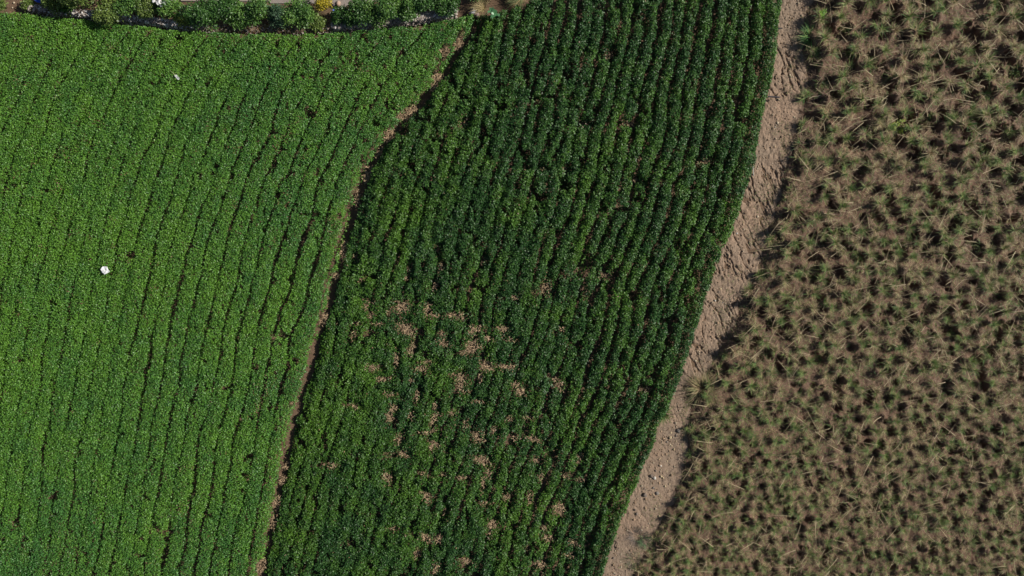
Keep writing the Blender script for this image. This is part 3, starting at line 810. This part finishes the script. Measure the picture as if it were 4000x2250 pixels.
# ------------------------------------------------------------------ hedge shrubs behind the wall
def shrub(px, py, rx, ry, h, col1, col2, label, group="shrubs along the top of the left field", name="shrub", n=2600, leaf=(0.11, 0.055), seed=0, gaps=0.35, cat="shrub", lift=0.25, flat=0.35):
    r = np.random.default_rng(seed)
    z0 = 0.0
    cxw, cyw, _ = W(px, py, h * 0.6)
    rxw, ryw = rx * S, ry * S
    root = empty(name, (cxw, cyw, 0))
    # lobes
    nl = max(6, int(14 + (rxw + ryw) * 6))
    lob = []
    for i in range(nl):
        a = r.random() * 6.283; q = math.sqrt(r.random()) * 0.72
        lx_, ly_ = q * math.cos(a) * rxw * 1.25, q * math.sin(a) * ryw * 1.15
        lr = (0.16 + 0.26 * r.random()) * min(rxw, ryw) + 0.10
        lz = h * (1 - 0.45 * q * q) * (0.62 + 0.36 * r.random()) - lr * 0.5
        lob.append((lx_, ly_, max(lz, lr * 0.7), lr))
    lob = np.array(lob)
    wgt = lob[:, 3] ** 2; wgt /= wgt.sum()
    k = r.choice(nl, n, p=wgt)
    d_ = r.normal(size=(n, 3)); d_ /= np.linalg.norm(d_, axis=1)[:, None]; d_[:, 2] = np.where(d_[:, 2] < -0.3, -d_[:, 2], d_[:, 2])
    rad = lob[k, 3] * (0.55 + 0.55 * r.random(n) ** 0.6)
    P = lob[k, :3] + d_ * rad[:, None] * np.array([1.1, 1.1, 0.9])
    ok = P[:, 2] > 0.04
    P = P[ok]; k = k[ok]
    mixv = np.clip(r.normal(0.5, 0.28, len(P)) + (r.random(nl)[k] - 0.5) * 0.7, 0, 1)[:, None]
    c_ = (np.array(col1) * (1 - mixv) + np.array(col2) * mixv) * (0.75 + 0.5 * r.random((len(P), 1)))
    V, F, C = leaves(P, leaf[0], leaf[1], c_, flat=flat, r=r)
    link("foliage", mesh_raw("foliage", V, F, C, M_SHRUB), root)
    st = []
    for i in range(min(nl, 9)):
        e_ = lob[i, :3]
        b_0 = np.array([e_[0] * 0.15, e_[1] * 0.15, -0.05]); m_ = (b_0 + e_) / 2 + np.array([0, 0, 0.1 * h])
        st.append(tube([b_0, m_, e_], [0.03, 0.02, 0.01], 5, (0.16, 0.11, 0.07), cap=False))
    V, F, C = join(st)
    link("stems", mesh_raw("stems", V, F, C, M_WOOD), root)
    tag(root, label, cat, group)
    return root

OL = ((0.09, 0.15, 0.035), (0.21, 0.29, 0.06)); DG = ((0.038, 0.105, 0.026), (0.095, 0.21, 0.04)); MG = ((0.055, 0.145, 0.032), (0.15, 0.28, 0.05)); LM = ((0.16, 0.24, 0.04), (0.32, 0.38, 0.06)); BL = ((0.045, 0.10, 0.055), (0.10, 0.18, 0.09))
SH = [(5, 12, 22, 26, 0.9, OL, "small light green shrub cut by the top left corner", 900),
      (112, 18, 22, 20, 0.6, OL, "small olive weed patch left of the blue tarp", 700),
      (200, 12, 38, 26, 1.4, OL, "yellow green shrub with ragged twigs just right of the blue tarp", 1900),
      (262, 22, 34, 24, 0.9, MG, "small mid green shrub above the wall left of the deep shadow", 1400),
      (320, -38, 110, 58, 2.6, OL, "large olive green tree crown reaching in at the top above the deep shadow", 5200),
      (425, 42, 50, 44, 1.7, OL, "olive shrub hanging right over the stone wall and hiding a piece of it", 3200),
      (500, 20, 55, 45, 1.8, MG, "mid green shrub just right of the one overhanging the wall", 3200),
      (575, 28, 55, 42, 1.6, OL, "light olive shrub below the heap of white stones", 3200),
      (655, 30, 55, 38, 1.7, MG, "green shrub with a dark hollow under it beside the lime bush", 3000),
      (722, 76, 30, 24, 0.9, LM, "lime yellow rounded bush low against the stone wall", 1500),
      (795, 42, 66, 50, 1.8, DG, "dark green dense shrub at the left end of the long hedge", 4200),
      (880, 30, 58, 48, 1.6, DG, "dark green hedge shrub second from its left end", 3600),
      (945, 62, 52, 40, 1.3, MG, "bright green hedge shrub bulging down towards the bank", 3200),
      (1020, 40, 60, 46, 1.6, MG, "wide green shrub in the middle of the long hedge", 3600),
      (1090, 62, 46, 40, 1.2, BL, "grey green sparse shrub between two fuller hedge shrubs", 2200),
      (1165, 52, 62, 50, 1.5, MG, "round green shrub left of the yellow flowering bush", 3800),
      (1232, 78, 34, 34, 0.8, OL, "thin olive shrub under the yellow flowering bush", 1400),
      (1345, 66, 44, 36, 1.1, DG, "dark green shrub right of the round dark hollow", 2600),
      (1415, 46, 58, 46, 1.5, DG, "dark leafy shrub right of the pinkish boulder", 3600),
      (1495, 36, 64, 50, 1.8, MG, "tall bright green shrub above the grey stretch of wall", 4400),
      (1580, 28, 58, 42, 1.6, MG, "bright green shrub at the right part of the hedge", 3600),
      (1655, 20, 56, 36, 1.5, DG, "dark shrub with a lime sprig near the right end of the hedge", 3000),
      (1745, 18, 52, 34, 1.4, DG, "last dark green shrub at the right end of the hedge", 2800)]
for i, (a, b, rx, ry, h, cc, lab, n) in enumerate(SH):
    shrub(a, b, rx, ry, h, cc[0], cc[1], lab, n=n, seed=700 + i)
shrub(1690, 62, 9, 14, 0.5, (0.2, 0.34, 0.05), (0.3, 0.45, 0.08), "tiny lime sprig poking out under the dark shrub near the hedge end", n=160, seed=740, name="sprig")
shrub(1262, 2, 25, 32, 1.7, (0.42, 0.34, 0.02), (0.62, 0.50, 0.03), "upright bush covered in golden yellow flowers at the top edge", n=2300, seed=741, name="flowering_bush", leaf=(0.06, 0.045), group=None)
# extra growth outside the frame so the hedge does not stop dead
for i, (a, b) in enumerate([(1860, -55), (1960, -70), (2100, -90), (-120, -10), (-260, -30)]):
    shrub(a, b, 60, 45, 1.6, DG[0], DG[1], "dark shrub beyond the top edge of the picture", n=1800, seed=760 + i)

# lime saplings in the dry field
def sapling(px, py, h, rad, col1, col2, label, seed, n=260, leaf=(0.075, 0.055)):
    r = np.random.default_rng(seed)
    X_, Y_, _ = W(px, py, h * 0.6)
    root = empty("sapling", (X_, Y_, 0.02))
    st = []; P = []
    nb = 9
    for i in range(nb):
        a = 6.283 * i / nb + r.normal(0, 0.3); q = rad * r.uniform(0.4, 1.0)
        tip = np.array([q * math.cos(a), q * math.sin(a), h * r.uniform(0.55, 1.0)])
        m_ = np.array([tip[0] * 0.3, tip[1] * 0.3, tip[2] * 0.6])
        st.append(tube([(0, 0, -0.03), m_, tip], [0.014, 0.010, 0.004], 5, (0.24, 0.2, 0.1), cap=False))
        for k in range(n // nb):
            t_ = r.uniform(0.35, 1.0)
            P.append(m_ * (1 - t_) + tip * t_ + r.normal(0, 0.045, 3))
    P = np.array(P)
    mv = r.random((len(P), 1))
    V, F, C = leaves(P, leaf[0], leaf[1], np.array(col1) * (1 - mv) + np.array(col2) * mv, flat=0.7, r=r)
    link("foliage", mesh_raw("foliage", V, F, C, M_SHRUB), root)
    V, F, C = join(st); link("stems", mesh_raw("stems", V, F, C, M_WOOD), root)
    tag(root, label, "sapling")
sapling(3207, 56, 0.9, 0.25, (0.14, 0.34, 0.03), (0.30, 0.52, 0.05), "vivid lime green leafy sapling at the top of the dirt strip", 801, 300)
sapling(3200, 90, 0.5, 0.18, (0.18, 0.30, 0.04), (0.30, 0.42, 0.06), "smaller yellowish sapling just below the vivid lime one", 802, 110)
sapling(3505, 500, 0.75, 0.42, (0.20, 0.32, 0.04), (0.42, 0.46, 0.06), "yellow green sapling among the tufts in the upper dry field", 803, 330)
sapling(3517, 470, 0.6, 0.16, (0.22, 0.36, 0.04), (0.40, 0.48, 0.06), "small yellow sapling just above the larger yellow green one", 804, 90)
sapling(3798, 500, 0.4, 0.16, (0.12, 0.34, 0.06), (0.24, 0.46, 0.08), "small bright green sapling at the far right of the upper dry field", 805, 90)

# large special tufts
def big_tuft(px, py, n, rad, ln, cols, label, seed, wid=0.02, az0=None, spread=0.8, el0=0.9, zb=0.0, cat="grass tuft", name="grass_tussock"):
    r = np.random.default_rng(seed)
    X_, Y_, _ = W(px, py, 0.2 + zb)
    a = r.random(n) * 6.283; q = rad * np.sqrt(r.random(n))
    B = np.stack([q * np.cos(a), q * np.sin(a), np.zeros(n)], 1)
    az = a + r.normal(0, 0.5, n) if az0 is None else az0 + r.normal(0, spread, n)
    cols = np.array(cols)
    col = cols[r.integers(0, len(cols), n)] * (0.7 + 0.5 * r.random((n, 1)))
    V, F, C = blades(B, az, np.clip(r.normal(el0, 0.25, n), 0.1, 1.5), ln * r.uniform(0.55, 1.15, n), wid * r.uniform(0.6, 1.3, n), r.uniform(0.5, 1.7, n), col, 4)
    o = link(name, mesh_raw(name, V, F, C, M_GRASS), None, (X_, Y_, zb))
    tag(o, label, cat)
big_tuft(3170, 142, 240, 0.22, 0.95, [(0.10, 0.25, 0.07), (0.13, 0.30, 0.09), (0.2, 0.28, 0.08)], "lush dark green grass tussock at the edge of the dirt strip below the saplings", 811, 0.03)
big_tuft(1885, 30, 300, 0.14, 0.85, [(0.52, 0.42, 0.22), (0.42, 0.32, 0.16), (0.30, 0.26, 0.12)], "arching straw coloured grass tussock where the wall meets the furrow", 812, 0.016, az0=2.4, spread=0.9, el0=0.7, zb=0.25)
big_tuft(2030, -8, 260, 0.22, 0.85, [(0.44, 0.34, 0.17), (0.20, 0.22, 0.10), (0.14, 0.22, 0.08)], "straw coloured tussock at the top edge above the dark crop", 813, 0.016, az0=3.6, spread=1.1, el0=0.7, zb=0.25)
big_tuft(2745, 1520, 320, 0.30, 1.15, [(0.50, 0.38, 0.22), (0.44, 0.32, 0.18), (0.20, 0.24, 0.09)], "wide straw tussock leaning onto the dirt strip at its narrow place", 814, 0.020)
big_tuft(2488, 2100, 240, 0.24, 0.8, [(0.22, 0.18, 0.16), (0.28, 0.22, 0.18), (0.14, 0.12, 0.10)], "grey dead twiggy tuft on the bottom of the dirt strip", 815, 0.014, el0=0.5)
big_tuft(2520, 2120, 120, 0.15, 0.5, [(0.10, 0.20, 0.08), (0.14, 0.22, 0.10)], "small green tuft just right of the grey dead twiggy tuft", 816, 0.018)
big_tuft(2475, 2190, 180, 0.22, 0.6, [(0.30, 0.26, 0.20), (0.16, 0.22, 0.08), (0.22, 0.17, 0.13)], "low mixed grey and green tuft below the grey dead one", 817, 0.015, el0=0.5)
big_tuft(2590, 1615, 130, 0.16, 0.7, [(0.20, 0.27, 0.08), (0.26, 0.30, 0.10), (0.12, 0.2, 0.06)], "spiky yellow green weed leaning out of the crop edge above the rocks", 818, 0.028)
big_tuft(1240, 70, 160, 0.22, 0.9, [(0.30, 0.26, 0.13), (0.24, 0.22, 0.10)], "brown dry stalks under the yellow flowering bush", 819, 0.014, cat="dry stalks")

# broad-leaved plant beside the straw tussock
r = np.random.default_rng(821)
root = empty("broadleaf_plant", W(1925, 50, 0.9)[:2] + (0.0,))
P = np.stack([r.normal(0, 0.10, 26), r.normal(0, 0.10, 26), r.uniform(0.75, 1.0, 26)], 1)
V, F, C = leaves(P, 0.22, 0.20, np.tile(np.array([[0.09, 0.24, 0.10]]), (26, 1)) * r.uniform(0.8, 1.3, (26, 1)), flat=0.95, droop=0.1, r=r)
link("foliage", mesh_raw("foliage", V, F, C, M_SHRUB), root)
V, F, C = tube([(0, 0, -0.05), (0.01, 0.02, 0.4), (0, 0, 0.85)], [0.018, 0.014, 0.01], 6, (0.14, 0.2, 0.08), cap=False)
link("stems", mesh_raw("stems", V, F, C, M_WOOD), root)
tag(root, "broad leaved pale green plant beside the straw tussock at the top", "plant")

# ------------------------------------------------------------------ boulders, debris, tarp, pipes, stake
def boulder(px, py, z, parts, label, name="boulder", group=None):
    r = np.random.default_rng(int(px))
    X_, Y_, _ = W(px, py, z)
    gs = [rock((dx, dy, dz), s, c_, QS5, r) for (dx, dy, dz, s, c_) in parts]
    V, F, C = join(gs)
    tag(link(name, mesh_raw(name, V, F, C, M_STONE), None, (X_, Y_, 0)), label, "rock", group)
boulder(1848, 46, 0.3, [(0, 0, 0.22, (0.20, 0.26, 0.20), (0.48, 0.46, 0.45))], "pale grey boulder at the head of the furrow beside the straw tussock")
boulder(1862, 56, 0.2, [(0, 0, 0.15, (0.18, 0.2, 0.2), (0.30, 0.22, 0.19))], "brownish boulder leaning against the pale grey one at the furrow head")
boulder(1322, 12, 0.15, [(0, 0, 0.10, (0.19, 0.13, 0.13), (0.50, 0.36, 0.27))], "pinkish boulder on the road edge behind the hedge")
boulder(1299, 18, 0.1, [(0, 0, 0.08, (0.16, 0.12, 0.13), (0.13, 0.11, 0.11))], "dark grey boulder beside the pinkish one on the road edge")
for (a, b, s, lab) in [(53, 10, 0.07, "pale stone on the bare corner, left of its two neighbours"), (86, 14, 0.11, "largest pale yellowish stone on the bare top left corner"), (47, 29, 0.05, "smallest pale stone on the bare top left corner nearest the crop")]:
    boulder(a, b, 0.05, [(0, 0, s * 0.4, (s, s * 0.8, s * 0.7), (0.55, 0.45, 0.32))], lab, "stone")
r = np.random.default_rng(831)
wh = []
for (cx0, cy0) in [(0, 0), (0.25, -0.1), (-0.2, 0.1), (0.1, 0.18), (-0.05, -0.12)]:
    for k in range(11):
        wh.append(rock((cx0 + r.normal(0, 0.11), cy0 + r.normal(0, 0.08), 0.10 + r.uniform(0, 0.1)), r.uniform(0.035, 0.085), np.array([0.75, 0.74, 0.72]) * r.uniform(0.7, 1.05), QS3, r))
V, F, C = join(wh)
X_, Y_, _ = W(622, 6, 1.6)
o = link("white_blossoms", mesh_raw("white_blossoms", V, F, C, M_STONE), None, (X_, Y_, 1.45))
tag(o, "cluster of bright white rounded blossoms above the light olive shrub at the top edge", "blossoms")

# crumpled sheets
def sheet(name, px, py, z, w, h, rot, col, mat, label, cat, seed, amp=0.05, nx=16, hole=0.0, frame=None):
    r = np.random.default_rng(seed)
    us = np.linspace(-0.5, 0.5, nx); X, Y = np.meshgrid(us * w, us * h)
    X = X + (fbm(X * 6 + 3, Y * 6, seed + 1) - 0.5) * w * 0.35; Y = Y + (fbm(X * 6, Y * 6 + 8, seed + 2) - 0.5) * h * 0.35
    Z = (fbm(X * 9 / w * 0.4 + 5, Y * 9 / h * 0.4 + 5, seed + 3, 3)) * amp * 2
    ca, sa = math.cos(rot), math.sin(rot)
    V = np.stack([X * ca - Y * sa, X * sa + Y * ca, Z], 2).reshape(-1, 3)
    i = np.arange(nx - 1)[:, None] * nx + np.arange(nx - 1)[None, :]
    F = np.stack([i, i + 1, i + nx + 1, i + nx], 2).reshape(-1, 4)
    cu, cv = np.meshgrid((us[:-1] + us[1:]) / 2, (us[:-1] + us[1:]) / 2)
    rr_ = np.sqrt(cu ** 2 + cv ** 2).ravel()
    keep = (rr_ < 0.5 + 0.1 * r.random(len(rr_))) & ((rr_ > hole) | (r.random(len(rr_)) < 0.25))
    F = F[keep]
    X_, Y_, _ = W(px, py, z)
    o = link(name, mesh_raw(name, V, F, np.tile(np.array([col]), (len(F), 1)) * r.uniform(0.85, 1.1, (len(F), 1)), mat), None, (X_, Y_, z))
    sol = o.modifiers.new("thickness", 'SOLIDIFY'); sol.thickness = 0.006
    tag(o, label, cat)
sheet("plastic_sheet", 411, 1055, 0.72, 0.44, 0.40, 0.4, (0.82, 0.83, 0.82), M_PLASTIC, "crumpled white plastic with a dark hollow lying on the left crop", "plastic litter", 841, 0.05, 14, 0.14)
sheet("plastic_scrap", 692, 302, 0.73, 0.34, 0.16, -0.8, (0.60, 0.62, 0.58), M_PLASTIC, "thin greyish white scrap lying on the upper left crop", "plastic litter", 851, 0.04, 12, 0.0)
V, F, C = blades(np.array([[0.0, 0, 0]]), np.array([2.4]), np.array([0.1]), np.array([0.45]), np.array([0.02]), np.array([0.1]), np.array([[0.6, 0.55, 0.35]]), 4)
sx_, sy_, _ = W(688, 296, 0.76)
tag(link("dry_stalk", mesh_raw("dry_stalk", V, F, C, M_GRASS), None, (sx_, sy_, 0.78)), "pale dry stalk sticking out of the whitish scrap on the upper left crop", "stalk")
sheet("blue_tarp", 163, 4, 0.35, 0.62, 0.34, -0.5, (0.02, 0.09, 0.55), M_PLASTIC, "blue tarp showing between the shrubs at the top left edge", "tarp", 861, 0.14, 18, 0.0)
sheet("blue_scrap", 1302, 40, 1.0, 0.09, 0.08, 0.2, (0.14, 0.22, 0.70), M_PLASTIC, "tiny blue scrap caught in the hedge above the round dark hollow", "plastic litter", 871, 0.03, 6, 0.0)

def pipe(name, p0, p1, z0, z1, rad, col, label, cat, mat=M_WOOD, wob=0.0, rad1=None, seg=6):
    a = np.array(W(p0[0], p0[1], z0)); b = np.array(W(p1[0], p1[1], z1))
    r = np.random.default_rng(int(p0[0]))
    pts_ = [(b - a) * k / seg + (r.normal(0, wob, 3) if 0 < k < seg else 0) for k in range(seg + 1)]
    V, F, C = tube(pts_, np.linspace(rad, rad1 or rad, seg + 1), 8, col)
    # cap fans are triangles
    q = F[F[:, 2] != F[:, 3]]; t3 = F[F[:, 2] == F[:, 3]][:, :3]
    me = bpy.data.meshes.new(name)
    me.from_pydata([tuple(v) for v in V], [], [tuple(f) for f in q.tolist()] + [tuple(f) for f in t3.tolist()])
    at = me.attributes.new("tint", 'FLOAT_COLOR', 'FACE'); at.data.foreach_set("color", np.tile(np.array([*col, 1.0], dtype=np.float32), len(me.polygons)))
    me.materials.append(mat)
    o = link(name, me, None, tuple(a)); tag(o, label, cat); return o
pipe("post", (3000, 377), (3045, 380), 0.30, 0.42, 0.045, (0.10, 0.09, 0.10), "thick dark grey post sticking out of the crop edge over the upper dirt strip", "post")
pipe("black_pipe", (2998, 119), (3056, 110), 0.62, 0.50, 0.035, (0.012, 0.012, 0.014), "black pipe lying along the top of the dark crop edge near the saplings", "pipe", M_PLASTIC)
pipe("white_stake", (2938, 622), (2944, 686), 0.45, 0.10, 0.024, (0.60, 0.57, 0.50), "slim whitish stake leaning on the right edge of the dark crop", "stake")
pipe("branch", (2405, 2114), (2413, 2150), 0.12, 0.10, 0.022, (0.05, 0.04, 0.035), "short dark branch at the crop edge near the bottom of the dirt strip", "branch", wob=0.03, rad1=0.012)
pipe("forked_branch", (3160, 385), (3268, 352), 0.45, 0.40, 0.014, (0.52, 0.42, 0.28), "long pale dead branch at the left edge of the upper dry field", "branch", wob=0.05, rad1=0.03)
